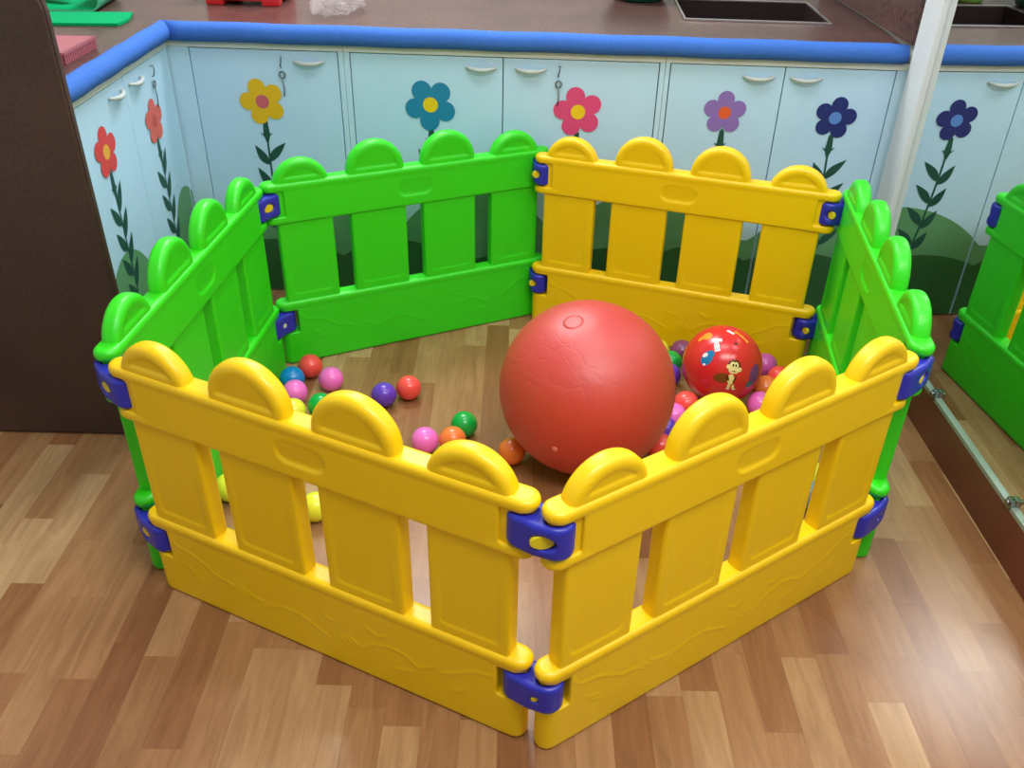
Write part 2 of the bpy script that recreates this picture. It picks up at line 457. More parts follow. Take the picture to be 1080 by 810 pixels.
P = dict(FL=(-0.75900, 1.43300, -25.30, 0.9906), FR=(0.05350, 1.02300, 34.10, 0.995), BL=(-0.71200, 2.35600, 25.36, 0.9933),
         BR=(0.05763, 2.67326, -18.532, 1.0), L=(-0.78700, 1.44800, 85.47, 0.9987), R=(0.94650, 2.42600, -98.000, 1.0))
fence_panel('yellow', *P['FL'], 'yellow plastic picket fence panel at the front left, nearest the dark brown panel')
fence_panel('yellow', *P['FR'], 'yellow plastic picket fence panel at the front right, nearest the brown skirting')
fence_panel('yellow', *P['BR'], 'yellow plastic picket fence panel at the back, behind the two big red balls')
fence_panel('green', *P['L'], 'green plastic picket fence panel on the left side, seen at a steep angle')
fence_panel('green', *P['BL'], 'green plastic picket fence panel at the back left, facing the camera')
fence_panel('green', *P['R'], 'green plastic picket fence panel on the right side, reflected in the mirror')

def end(n, e, s=AX):
    x, y, a, sx = P[n]; a = math.radians(a); q = (s if e == 0 else PL-s)*sx
    return Vector((x+q*math.cos(a), y+q*math.sin(a), 0))

def inward(n, e):
    a = math.radians(P[n][2]); d = Vector((math.cos(a), math.sin(a), 0)); return d if e == 0 else -d

def clip_pair(n1, e1, n2, e2, where, low_pin, low_size, up_size=(0.0185, 0.0125), off=0.0, face=None):
    """clip that wraps the two rounded panel ends; local +y points into the pen"""
    A, B = end(n1, e1, 0.025), end(n2, e2, 0.025)
    PA, PB = end(n1, e1), end(n2, e2)
    mid = (PA+PB)/2; R = 0.0295
    bis = (inward(n1, e1)+inward(n2, e2)).normalized() if face is None else Vector(face).normalized()   # the way the pin points, into the pen
    ang = math.atan2(bis.y, bis.x)-PI/2
    rot = Matrix.Rotation(-ang, 3, 'Z')
    spine = [rot @ (q-mid) for q in (A, mid, B)]
    posts = [rot @ (q-mid) for q in (PA, PB)]
    ctr = sum((q.y for q in spine))/3
    def plan(X, Y):
        d = np.full(np.shape(X), 9.0)
        for p, q in zip(spine[:-1], spine[1:]):
            vx, vy = q.x-p.x, q.y-p.y
            t = np.clip(((X-p.x)*vx+(Y-p.y)*vy)/(vx*vx+vy*vy), 0, 1)
            d = np.minimum(d, np.hypot(X-p.x-t*vx, Y-p.y-t*vy))
        return d-R
    ys = np.linspace(-0.12, 0.12, 2401)
    ins = ys[plan(np.full_like(ys, off), ys) < 0]
    ylo, yhi = float(ins.min()), float(ins.max())
    for name, z0, z1, (a, b), pm in (('upper', 0.4820, 0.5485, up_size, 'pin'), ('lower', 0.1105, 0.1775, low_size, low_pin)):
        zc = (z0+z1)/2
        def fn(X, Y, Z, zc=zc, a=a, b=b):
            r = 0.009
            q1 = plan(X, Y)+r; q2 = np.abs(Z-zc)-(z1-z0)/2+r
            q = np.sqrt(np.maximum(q1, 0)**2+np.maximum(q2, 0)**2)+np.minimum(np.maximum(q1, q2), 0)-r
            for po in posts:
                q = np.maximum(q, -(np.hypot(X-po.x, Y-po.y)-0.0115))
            hole = (np.sqrt(((X-off)/a)**2+((Z-zc)/b)**2)-1)*min(a, b)
            hole = np.maximum(hole, np.minimum(Y-ylo-0.010, yhi-0.010-Y) if False else -np.maximum(ylo+0.010-Y, Y-yhi+0.010))
            return smax(q, -hole, 0.002)
        xs = [q.x for q in spine]; yy_ = [q.y for q in spine]
        me = sdf_mesh('clip_body', fn, (min(xs)-R, min(yy_)-R, z0), (max(xs)+R, max(yy_)+R, z1), 0.0028)
        t = thing('fence_clip', '%s blue clip joining %s' % (name, where), 'clip', (mid.x, mid.y, 0.0015), ang, 'blue fence clips')
        mesh_obj('clip_body', me, M['blue'], t)
        n = 28
        for y0, y1 in ((ylo+0.0025, ylo+0.0098), (yhi-0.0025, yhi-0.0098)):
            rings = []; bm = bmesh.new()
            for yy, sc in ((y0, 0.84), (y0+(y1-y0)*0.25, 0.93), (y1, 0.93)):
                rings.append([bm.verts.new((off+a*sc*math.cos(2*PI*k/n), yy, zc+b*sc*math.sin(2*PI*k/n))) for k in range(n)])
            for r0, r1 in zip(rings[:-1], rings[1:]):
                for k in range(n): bm.faces.new((r0[k], r0[(k+1) % n], r1[(k+1) % n], r1[k])).smooth = True
            bm.faces.new(rings[0]); bm.faces.new(rings[-1])
            o = from_bm('locking_pin', bm, M[pm], t)
            o['label'] = 'yellow locking pin' if pm == 'pin' else 'pale locking pin'

clip_pair('FL', 1, 'FR', 0, 'the two yellow panels at the front corner', 'pin', (0.0075, 0.007), (0.0215, 0.0145))
clip_pair('L', 0, 'FL', 0, 'the green and yellow panels at the left corner', 'pin', (0.0165, 0.0125), (0.0165, 0.0125), 0.004, (0.62, 0.78, 0))
clip_pair('L', 1, 'BL', 0, 'the two green panels at the back left corner', 'pinwhite', (0.0085, 0.008))
clip_pair('BL', 1, 'BR', 0, 'the green and yellow panels at the back middle corner', 'pin', (0.0125, 0.0115), (0.0125, 0.0125), 0.020)
clip_pair('BR', 1, 'R', 0, 'the yellow and green panels at the back right corner', 'pin', (0.0125, 0.0115), (0.0125, 0.0120), -0.010)
clip_pair('FR', 1, 'R', 1, 'yellow and green panels at the right corner nearest the mirror', 'pinwhite', (0.0075, 0.008))

# ------------------------------------------------------------------ balls
def ball_mesh(R, seg=48, ring=32):
    bm = bmesh.new(); bmesh.ops.create_uvsphere(bm, u_segments=seg, v_segments=ring, radius=R)
    for f in bm.faces: f.smooth = True
    return bm
RB = 0.0365
BM_BALL = bpy.data.meshes.new('pit_ball'); _b = ball_mesh(RB, 32, 20); _b.to_mesh(BM_BALL); _b.free()
BALLS = [
 ('red', -0.609, 2.288, 'small red ball on the floor by the back left green panel, above the blue one'),
 ('blue', -0.648, 2.217, 'small bright blue ball on the floor at the left end of the fence'),
 ('pink', -0.534, 2.219, 'small pink ball on the floor just right of the blue ball'),
 ('pink', -0.625, 2.145, 'small pink ball in front of the blue ball, partly behind a yellow picket top'),
 ('green', -0.538, 2.080, 'small green ball mostly hidden behind a yellow picket top on the left'),
 ('yellow', -0.609, 2.050, 'small yellow ball peeping over the yellow rail below the left pink ball'),
 ('purple', -0.368, 2.141, 'small purple ball alone with a red ball on open floor'),
 ('red', -0.301, 2.181, 'small red ball on the floor just right of the purple ball'),
 ('pink', -0.230, 1.927, 'small pink ball on the floor left of the orange and green balls'),
 ('green', -0.129, 2.004, 'small green ball on open floor left of the giant red ball'),
 ('orange', -0.156, 1.933, 'small orange ball in front of the green ball, behind a yellow picket top'),
 ('orange', 0.004, 1.888, 'small orange ball tucked under the lower left of the giant red ball'),
 ('yellow', -0.694, 1.717, 'small yellow ball seen through the leftmost gap of the front left panel'),
 ('yellow', -0.468, 1.650, 'small yellow ball seen through the second gap of the front left panel'),
 ('yellow', 0.455, 2.425, 'small yellow ball peeping out behind the right edge of the giant red ball'),
 ('maroon', 0.531, 2.423, 'small dark purple ball behind the upper left of the printed ball'),
 ('green', 0.486, 2.355, 'small green ball wedged between the giant red ball and the printed ball'),
 ('purple', 0.471, 2.281, 'small purple ball wedged left of the printed ball, in front of the green one'),
 ('red', 0.500, 2.130, 'small red ball below the printed ball, behind a yellow picket top'),
 ('pink', 0.455, 2.068, 'small pink ball right of the giant red ball, behind a yellow picket top'),
 ('purple', 0.420, 2.002, 'small purple ball in the shade at the lower right of the giant red ball'),
 ('red', 0.398, 1.924, 'small red ball peeping over the front right rail under the giant red ball'),
 ('mauve', 0.776, 2.352, 'small mauve ball right behind the right edge of the printed ball'),
 ('red', 0.803, 2.279, 'small red ball on the floor right of the printed ball'),
 ('orange', 0.748, 2.223, 'small orange ball right of the printed ball, in front of the red one'),
 ('pink', 0.713, 2.137, 'small pink ball at the lower right of the printed ball, above the yellow rail'),
 ('yellow', 0.778, 1.812, 'small yellow ball glimpsed through the narrow right gap of the front right panel'),
 ('lblue', 0.744, 1.738, 'small light blue ball glimpsed through the narrow right gap, in front of a yellow one'),
]
BMESH = {c: coloured(BM_BALL, M['b_'+c]) for c in set(b[0] for b in BALLS)}
for c, x, y, lab in BALLS:
    o = mesh_obj('play_ball', BMESH[c], None, None, (x, y-0.010, RB+0.0006))
    o.rotation_euler = (random.uniform(0, 3), random.uniform(0, 3), random.uniform(0, 3))
    tag(o, lab, 'ball', 'ball pit balls')

# giant ball, with a valve plug on top and a small seam button
RG = 0.2235; CG = Vector((0.191, 1.906, RG))
t = thing('exercise_ball', 'giant plain red inflatable ball resting on the floor inside the fence', 'ball', (CG.x, CG.y, 0.0))
def on_sphere(c, R, dirv, e=0.0):
    return c+dirv.normalized()*(R+e)
def cap_disc(bm, dirv, rad, R, lift, n=24, base=Vector((0, 0, 0)), sx=1.0):
    f = dirv.normalized(); u = f.cross(Vector((0, 0, 1))).normalized(); v = u.cross(f)
    prof = [(1.0, -0.002), (0.92, lift*0.8), (0.7, lift), (0.3, lift*0.8)]
    rings = []
    for s, l in prof:
        ring = []
        for k in range(n):
            p = u*(rad*sx*s*math.cos(2*PI*k/n))+v*(rad*s*math.sin(2*PI*k/n))
            q = (f*math.sqrt(R*R-p.length_squared)+p); ring.append(bm.verts.new(base+q+q.normalized()*l))
        rings.append(ring)
    for a, b in zip(rings[:-1], rings[1:]):
        for k in range(n): bm.faces.new((a[k], a[(k+1) % n], b[(k+1) % n], b[k])).smooth = True
    bm.faces.new(rings[-1]).smooth = True
VIEW = Vector((0, 0, 1.468))-CG; VIEW.normalize()
RT = VIEW.cross(Vector((0, 0, 1))).normalized()*-1; UPV = VIEW.cross(RT).normalized()*-1
if UPV.z < 0: UPV = -UPV
if RT.x < 0: RT = -RT
def vdir(a, b): return RT*a+UPV*b+VIEW*math.sqrt(max(0.0, 1-a*a-b*b))
PLUG = vdir(-0.20, 0.70)
bm = ball_mesh(RG, 96, 64)
for v in bm.verts:                                  # soft dimple round the plug, very slight sag
    n = v.co.normalized()
    d = (n-PLUG).length
    v.co -= n*0.004*math.exp(-(d/0.17)**2)
    v.co.z += RG
from_bm('ball_skin', bm, M['bigball'], t, smooth=True)
bm = bmesh.new(); cap_disc(bm, PLUG, 0.027, RG-0.0042, 0.0030, base=Vector((0, 0, RG)))
from_bm('valve_plug', bm, M['bigball'], t)
M['valvepink'] = plain('pale_pink_vinyl', (236, 130, 120), 0.4)
bm = bmesh.new(); cap_disc(bm, vdir(-0.29, -0.68), 0.0075, RG, 0.0022, base=Vector((0, 0, RG)))
o = from_bm('seam_button', bm, M['valvepink'], t); o['label'] = 'pale pink button'

# printed ball
RP = 0.114; CP = Vector((0.609, 2.214, RP))
bm = ball_mesh(RP, 72, 48)
VW = (Vector((0, 0, 1.468))-CP).normalized(); R2 = VW.cross(Vector((0, 0, 1))).normalized()
if R2.x < 0: R2 = -R2
U2 = VW.cross(R2); U2 = U2 if U2.z > 0 else -U2
pmats = ['printball', 'p_cream', 'p_brown', 'p_dbrown', 'p_blue', 'p_white', 'p_orange', 'p_purple', 'p_teal', 'p_black']
def decal(cx, cz, rx, rz, mi, lvl, rot=0.0, n=22, shape=None):
    """printed patch on the ball: an ellipse (or outline) wrapped onto the sphere round the direction (cx, cz)"""
    c = R2*cx+U2*cz+VW*math.sqrt(max(0.02, 1-cx*cx-cz*cz)); c.normalize()
    u = (R2-c*R2.dot(c)).normalized(); v = c.cross(u); v = v if v.dot(U2) > 0 else -v
    e = RP+0.00025+0.00025*lvl
    out = shape or [(math.cos(2*PI*k/n), math.sin(2*PI*k/n)) for k in range(n)]
    def pos(a, b, s):
        a, b = a*rx*s, b*rz*s
        a, b = a*math.cos(rot)-b*math.sin(rot), a*math.sin(rot)+b*math.cos(rot)
        return (c+u*a+v*b).normalized()*e
    prev = None
    for s in (1.0, 0.75, 0.5, 0.25):
        ring = [bm.verts.new(pos(a, b, s)) for a, b in out]
        if prev:
            for k in range(len(ring)):
                f = bm.faces.new((prev[k], prev[(k+1) % len(ring)], ring[(k+1) % len(ring)], ring[k])); f.material_index = mi; f.smooth = True
        prev = ring
    f = bm.faces.new(prev); f.material_index = mi; f.smooth = True
SQ = [(-1, -1), (0, -1), (1, -1), (1, 0), (1, 1), (0, 1), (-1, 1), (-1, 0)]
decal(0.05, -0.33, 0.20, 0.13, 2, 0, 0.1)                      # brown round patch behind the little monkey
decal(0.30, 0.0, 0.165, 0.17, 3, 1)                             # dark hair
decal(0.165, -0.03, 0.05, 0.055, 1, 2); decal(0.44, -0.06, 0.05, 0.055, 1, 2)   # ears
decal(0.255, 0.02, 0.07, 0.085, 1, 3); decal(0.335, 0.02, 0.07, 0.085, 1, 3)    # face
decal(0.305, -0.10, 0.135, 0.085, 1, 2)                         # muzzle
decal(0.27, 0.02, 0.022, 0.034, 9, 4); decal(0.335, 0.02, 0.022, 0.034, 9, 4)   # eyes
decal(0.31, -0.125, 0.06, 0.012, 3, 4)                          # mouth
decal(0.27, -0.33, 0.085, 0.14, 1, 2, 0.1)                      # body
decal(0.19, -0.30, 0.028, 0.09, 3, 3, 0.4); decal(0.36, -0.32, 0.028, 0.11, 3, 3, -0.3)  # arms
decal(0.24, -0.50, 0.035, 0.06, 1, 3); decal(0.34, -0.50, 0.035, 0.06, 1, 3)    # legs
decal(0.225, -0.56, 0.045, 0.025, 5, 4); decal(0.365, -0.55, 0.045, 0.025, 5, 4)
decal(-0.38, 0.09, 0.14, 0.20, 4, 0, -0.5); decal(-0.30, 0.20, 0.09, 0.11, 4, 0)  # blue fish-like patch
decal(-0.43, 0.16, 0.075, 0.05, 5, 1, 0.5); decal(-0.42, -0.07, 0.04, 0.03, 5, 1)
decal(-0.20, 0.44, 0.065, 0.165, 5, 0, 0.28, shape=SQ); decal(-0.21, 0.57, 0.12, 0.045, 5, 0, 0.05, shape=SQ)
decal(-0.195, 0.42, 0.028, 0.09, 9, 1, 0.28, shape=SQ); decal(-0.195, 0.42, 0.018, 0.075, 5, 2, 0.28, shape=SQ)
decal(-0.46, 0.64, 0.12, 0.14, 6, 0, 0.7); decal(-0.60, 0.55, 0.10, 0.06, 6, 0, 0.6)
decal(0.36, 0.76, 0.22, 0.05, 6, 0, -0.45, shape=SQ); decal(0.08, 0.82, 0.10, 0.04, 5, 0, -0.5, shape=SQ)
decal(0.82, -0.14, 0.19, 0.30, 7, 0, -0.2); decal(0.72, -0.38, 0.10, 0.09, 8, 1)
decal(0.25, 0.55, 0.045, 0.04, 3, 0)
for v in bm.verts: v.co += Vector((0, 0, 0))
o = from_bm('printed_ball', bm, [M[k] for k in pmats], None, CP, smooth=True)
tag(o, 'medium red ball printed with a small monkey and coloured patches', 'ball')

# ------------------------------------------------------------------ room shell
def slab(name, x0, x1, y0, y1, z0, z1, m, label, cat, bevel=0.0):
    bm = bmesh.new(); add_box(bm, x0, x1, y0, y1, z0, z1, bevel)
    return struct(from_bm(name, bm, m), label, cat)
slab('floor', -2.1, 1.30, -1.6, 3.84, -0.05, 0.0, M['floor'], 'brown wood plank patterned vinyl floor', 'floor')
slab('wall_back', -2.1, 1.30, 3.70, 3.84, 0.0, 2.7, M['wall'], 'plain cream wall behind the counter', 'wall')
slab('wall_left', -2.1, -1.86, -1.6, 3.70, 0.0, 2.7, M['wall'], 'plain cream wall on the left', 'wall')
slab('wall_right', 1.166, 1.30, -1.6, 3.70, 0.0, 2.7, M['wall'], 'cream wall carrying the mirror', 'wall')
bm = bmesh.new(); add_box(bm, 1.1505, 1.1655, -1.6, 2.71, 0.0, 0.124, 0.002)
struct(from_bm('baseboard_right', bm, M['skirt']), 'dark reddish brown skirting under the mirror', 'skirting')
slab('trim_1', 1.140, 1.1655, 2.588, 2.704, 0.1245, 2.4, M['white'], 'white upright strip at the left edge of the mirror', 'trim', 0.003)
slab('trim_2', 1.148, 1.1655, 2.745, 3.69, 0.8975, 1.6, M['granite'], 'dark granite side splash at the end of the worktop', 'splashback', 0.002)

# mirror
t = thing('wall_mirror', 'large wall mirror above the brown skirting, showing the green fence panel', 'mirror', (1.160, 0.6, 0.124))
bm = bmesh.new(); add_box(bm, -0.001, 0.005, -2.0, 1.986, 0.004, 1.85)
from_bm('mirror_glass', bm, M['mirror'], t)
bm = bmesh.new(); add_box(bm, -0.010, 0.003, -2.0, 1.986, 0.0005, 0.013, 0.002)
from_bm('bottom_channel', bm, M['chrome'], t)['label'] = 'thin grey metal channel'
for yy in (1.435, 0.985):
    bm = bmesh.new()
    add_box(bm, -0.014, -0.0012, yy-0.011, yy+0.011, 0.004, 0.030, 0.003)
    add_tube(bm, [(-0.013, yy, 0.020), (-0.020, yy, 0.020)], 0.0075, 14)
    c = from_bm('mirror_clip', bm, M['clip'], t); c['label'] = 'small metal clip'

# dark brown upright panel on the left
bm = bmesh.new()
x0, x1, zt, rr = -1.75, -0.986, 1.19, 0.11
pts = [(x0, 0), (x1, 0)] + [(x1-rr+rr*math.cos(a), zt-rr+rr*math.sin(a)) for a in [PI/2*k/10 for k in range(11)]] + [(x0, zt)]
b2 = bmesh.new()
fr = [b2.verts.new((x, 0, z)) for x, z in pts]; bk = [b2.verts.new((x, 0.028, z)) for x, z in pts]
b2.faces.new(fr); b2.faces.new(bk[::-1])
for i in range(len(pts)): b2.faces.new((fr[i], bk[i], bk[(i+1) % len(pts)], fr[(i+1) % len(pts)]))
bmesh.ops.recalc_face_normals(b2, faces=b2.faces[:])
bmesh.ops.bevel(b2, geom=[e for e in b2.edges if abs(e.calc_face_angle(0)) > 0.8], offset=0.007, segments=3, affect='EDGES')
merge(bm, b2)
o = from_bm('wooden_panel', bm, M['panelwood'], None, (0, 1.960, 0.001), smooth=True, angle=0.6)
tag(o, 'tall dark brown wooden panel with rounded corner standing at the left edge', 'panel')

# ------------------------------------------------------------------ painted cabinets
HILLS = [(-0.64, 0.40, 0.30), (-0.13, 0.405, 0.33), (0.44, 0.42, 0.36), (1.09, 0.40, 0.42)]
DARK = [(-0.80, 0.20, 0.30), (-0.40, 0.215, 0.26), (-0.02, 0.175, 0.25), (0.36, 0.22, 0.30), (0.62, 0.24, 0.25), (0.95, 0.23, 0.32)]
LHILLS = [(2.27, 0.40, 0.22), (2.77, 0.405, 0.165)]
LDARK = [(2.15, 0.20, 0.22), (2.55, 0.18, 0.25), (2.86, 0.21, 0.22)]
def hill_h(hills, x, base):
    return max([base]+[z*math.sqrt(max(0.0, 1-((x-c)/w)**2)) for c, z, w in hills])
PM = ['cabinet', 'hill', 'darkhill', 'stem']
class Paint:
    """builds a painted board: slab plus coats of paint that stop at the board's edges; u to the right, z up, front towards -y"""
    def __init__(self, u0, u1, z0, z1, y0, th, hills, dark, mats):
        self.bm = bmesh.new(); self.u0, self.u1, self.z0, self.z1, self.y = u0, u1, z0, z1, y0
        self.mats = list(mats)
        add_box(self.bm, u0, u1, y0, y0+th, z0, z1, 0.0015)
        e = 0.0016
        n = max(2, int((u1-u0)/0.012))
        for hl, base, mi, lv in ((hills, 0.265, 1, 1), (dark, 0.12, 2, 2)):
            for k in range(n):
                a = u0+e+(u1-u0-2*e)*k/n; b = u0+e+(u1-u0-2*e)*(k+1)/n
                ha, hb = min(hill_h(hl, a, base), z1-e), min(hill_h(hl, b, base), z1-e)
                if max(ha, hb) <= z0+e: continue
                self.quad([(a, z0+e), (b, z0+e), (b, max(hb, z0+e+.001)), (a, max(ha, z0+e+.001))], mi, lv)
    def mi(self, key):
        if key not in self.mats: self.mats.append(key)
        return self.mats.index(key)
    def quad(self, pts, mi, lv):
        add_poly(self.bm, [(u, self.y-0.0004*lv, z) for u, z in pts], mi)
    def disc(self, u, z, r, key, lv, n=24, ry=None):
        ry = ry or r
        self.quad([(u+r*math.cos(2*PI*k/n), z+ry*math.sin(2*PI*k/n)) for k in range(n)], self.mi(key), lv)
    def leaf(self, u, z, ang, ln, wd, lv=4):
        ca, sa = math.cos(ang), math.sin(ang); out = []
        for k in range(9): t = k/8; out.append((t*ln, wd*math.sin(PI*t**0.8)*(1-0.2*t)))
        for k in range(7, 0, -1): t = k/8; out.append((t*ln, -wd*0.55*math.sin(PI*t**0.8)))
        self.quad([(u+a*ca-b*sa, z+a*sa+b*ca) for a, b in out], self.mi('stem'), lv)
    def stroke(self, pts, wd, lv=3):
        for (a, b), (c, d) in zip(pts[:-1], pts[1:]):
            L = math.hypot(c-a, d-b); nx, nz = -(d-b)/L*wd/2, (c-a)/L*wd/2
            self.quad([(a+nx, b+nz), (a-nx, b-nz), (c-nx, d-nz), (c+nx, d+nz)], self.mi('stem'), lv)
    def flower(self, u, z, petal, centre, rot, lean=0.0, scale=1.0, style=0):
        # stem first, then petals on top of it
        pts = [(u+lean*(t*t), z-0.05-t*0.36) for t in [k/8 for k in range(9)]]
        self.stroke(pts, 0.0065)
        zt = z-0.064*scale
        self.quad([(u-0.007, zt), (u+0.007, zt), (u+0.011, zt-0.045), (u+0.004, zt-0.068), (u-0.004, zt-0.068), (u-0.011, zt-0.045)], self.mi('stem'), 4)
        self.leaf(u-0.004, zt-0.05, PI*0.80, 0.020, 0.003, 5); self.leaf(u+0.004, zt-0.05, PI*0.2, 0.020, 0.003, 5)
        for k in range(4):
            zz = z-0.205-0.075*k; uu = u+lean*((z-0.05-zz)/0.36)**2
            if style == 0:
                self.leaf(uu, zz, PI*0.69, 0.078, 0.019); self.leaf(uu, zz+0.010, PI*0.27, 0.088, 0.018)
            else:
                self.leaf(uu, zz, PI*0.70, 0.085, 0.020); self.leaf(uu, zz+0.035, PI*0.34, 0.09, 0.020)
        for k in range(5):
            a = math.radians(rot+72*k)
            self.disc(u+0.0475*scale*math.cos(a), z+0.0475*scale*math.sin(a), 0.0295*scale, petal, 6+0.15*k)
        self.disc(u, z, 0.038*scale, petal, 7)
        self.disc(u, z, 0.0225*scale, centre, 8)
    def build(self, name, parent):
        return from_bm(name, self.bm, [M[k] for k in self.mats], parent)

def handle(parent, u, z, w=0.094):
    bm = bmesh.new(); n = 14
    pts, rad = [], []
    for k in range(n+1):
        t = -1+2*k/n
        pts.append((u+t*w/2, -0.004-0.012*(1-t*t)**0.7, z-0.007*(1-t*t)+0.003)); rad.append(0.0026+0.0048*(1-t*t))
    add_tube(bm, pts, rad, 10, round_ends=2)
    for s in (-1, 1): add_box(bm, u+s*(w/2-0.008)-0.006, u+s*(w/2-0.008)+0.006, -0.006, -0.0003, z-0.001, z+0.006, 0.002)
    return from_bm('handle', bm, M['handle'], parent)

def hook(parent, u, z):
    bm = bmesh.new()
    add_tube(bm, [(u, -0.002, z), (u+0.003, -0.010, z+0.002), (u+0.002, -0.012, z-0.012), (u-0.003, -0.010, z-0.026), (u, -0.004, z-0.030)], 0.0019, 8)
    ring = [(u+0.009*math.cos(a), -0.006, z-0.052+0.010*math.sin(a)) for a in [2*PI*k/16 for k in range(17)]]
    add_tube(bm, ring, 0.0022, 8)
    add_tube(bm, [(u, -0.006, z-0.062), (u+0.002, -0.006, z-0.095), (u-0.001, -0.005, z-0.118)], 0.0018, 8)
    return from_bm('hook_latch', bm, M['steel'], parent)

YAW = math.atan(-0.05); ORG = (0, 2.80, 0)
ZD0, ZD1 = 0.005, 0.8235
def cabinet(name, label, u0, u1, loc, rot, hills, dark, doors, group):
    t = thing(name, label, 'cabinet', loc, rot, group)
    bm = bmesh.new()
    for bx in ((u0, u0+0.016, 0.0125, 0.60, 0.003, 0.844), (u1-0.016, u1, 0.0125, 0.60, 0.003, 0.844), (u0+0.016, u1-0.016, 0.59, 0.60, 0.003, 0.844), (u0+0.016, u1-0.016, 0.0125, 0.59, 0.003, 0.030)):
        add_box(bm, *bx)
    add_box(bm, u0+0.016, u1-0.016, 0.0185, 0.0215, 0.030, 0.844)           # backing whose dark colour stands in for shade in the door gaps
    from_bm('carcass', bm, M['gap'], t)
    # face frame pieces that show between the doors, flush with them
    edges = sorted([(d[0], d[1]) for d in doors])
    gaps = []; cur = u0
    for a, b in edges:
        if a-0.003-cur > 0.006: gaps.append((cur, a-0.003))
        cur = b+0.003
    if u1-cur > 0.006: gaps.append((cur, u1))
    for a, b in gaps:
        p = Paint(a, b, 0.003, 0.8262, 0.0, 0.012, hills, dark, ['frame', 'hill', 'darkhill']); p.build('frame_stile', t)
    a, b = edges[0][0]-0.003, edges[-1][1]+0.003
    bm = bmesh.new(); add_box(bm, u0, u1, -0.003, 0.012, 0.8265, 0.844, 0.001)
    from_bm('frame_rail', bm, M['band'], t)
    
    for d in doors:
        a, b, hu, fl, hk = d
        p = Paint(a, b, ZD0, ZD1, 0.0, 0.018, hills, dark, ['cabinet', 'hill', 'darkhill', 'stem'])
        if fl: p.flower(*fl[0], **fl[1])
        dr = p.build('door', t); 
        if fl: dr['label'] = fl[2]
        if hu is not None: handle(dr, hu, 0.793)
        if hk is not None: hook(dr, hk, 0.805)
    return t
G = 'painted counter cabinets'
cabinet('base_cabinet', 'pale blue single door cabinet painted with a yellow flower, left of the blue flower', -1.093, -0.5385, ORG, YAW, HILLS, DARK,
        [(-1.017, -0.558, -0.646, ((-0.808, 0.667, 'pf_yellow', 'pf_pinkc', 36), dict(scale=0.95), 'door with a yellow flower'), -0.733)], G)
cabinet('base_cabinet', 'pale blue two door cabinet painted with a blue flower and a pink flower', -0.5375, 0.4415, ORG, YAW, HILLS, DARK,
        [(-0.517, -0.0495, -0.114, ((-0.274, 0.676, 'pf_blue', 'pf_yc', 50), dict(scale=1.05), 'door with a blue flower'), None),
         (-0.0465, 0.423, 0.037, ((0.187, 0.670, 'pf_pink', 'pf_yc', 30), dict(scale=1.0), 'door with a pink flower'), 0.123)], G)
cabinet('base_cabinet', 'pale blue two door cabinet painted with a purple flower and a navy flower', 0.4425, 1.160, ORG, YAW, HILLS, DARK,
        [(0.459, 0.798, 0.723, ((0.637, 0.684, 'pf_purple', 'pf_orange', 90), dict(lean=0.015, scale=0.86), 'door with a purple flower'), None),
         (0.801, 1.124, 0.864, ((0.974, 0.680, 'pf_navy', 'pf_lblue', 80), dict(lean=0.03, scale=0.84), 'door with a navy flower'), None)], G)
cabinet('base_cabinet', 'pale blue cabinet on the left side painted with a red flower and a salmon flower', 2.055, 2.846, (-1.085, 0, 0), PI/2, LHILLS, LDARK,
        [(2.075, 2.490, 2.423, ((2.293, 0.680, 'pf_red', 'pf_gold', 90), dict(style=1, scale=0.88), 'door with a red flower'), None),
         (2.493, 2.825, 2.568, ((2.645, 0.657, 'pf_salmon', 'pf_salmonc', 90), dict(style=1, scale=0.86), 'door with a salmon flower'), 2.690)], G)

# worktop: one L-shaped granite slab with a sink cut-out
def rotp(u, v): return Vector((ORG[0]+u*math.cos(YAW)-v*math.sin(YAW), ORG[1]+u*math.sin(YAW)+v*math.cos(YAW), 0))
bm = bmesh.new()
mt = Matrix.Translation(Vector(ORG)) @ Matrix.Rotation(YAW, 4, 'Z')
SU0, SU1, SV0, SV1 = 0.525, 0.995, 0.335, 0.70
ZW0, ZW1 = 0.8445, 0.886
for a, b, c, d in ((-1.13, SU0, 0.0235, 0.84), (SU1, 1.146, 0.0235, 0.84), (SU0, SU1, 0.0235, SV0), (SU0, SU1, SV1, 0.84)):
    add_box(bm, a, b, c, d, ZW0, ZW1, 0.0, 0, mt)
add_box(bm, -1.85, -1.112, 2.055, 3.69, ZW0, ZW1-0.0003)
o = from_bm('worktop', bm, M['granite']); tag(o, 'dark brown polished granite worktop above the painted cabinets', 'worktop')
# sink
t = thing('sink', 'dark sink basin with steel rim set into the granite worktop', 'sink', (*rotp((SU0+SU1)/2, (SV0+SV1)/2)[:2], ZW1), YAW)
hu, hv = (SU1-SU0)/2, (SV1-SV0)/2
bm = bmesh.new()
for a, b, c, d in ((-hu-.004, hu+.004, -hv-.006, -hv+.005), (-hu-.004, hu+.004, hv-.005, hv+.004), (-hu-.004, -hu+.003, -hv+.005, hv-.005), (hu-.003, hu+.004, -hv+.005, hv-.005)):
    add_box(bm, a, b, c, d, 0.0005, 0.006, 0.0015)
from_bm('rim', bm, M['sinksteel'], t)
bm = bmesh.new(); q = 0.004; dp = -0.14
add_box(bm, -hu+.001, -hu+q, -hv+.001, hv-.001, dp, 0); add_box(bm, hu-q, hu-.001, -hv+.001, hv-.001, dp, 0)
add_box(bm, -hu+q, hu-q, -hv+.001, -hv+q, dp, 0); add_box(bm, -hu+q, hu-q, hv-q, hv-.001, dp, 0); add_box(bm, -hu+.001, hu-.001, -hv+.001, hv-.001, dp-q, dp)
from_bm('basin', bm, M['sinkdark'], t)

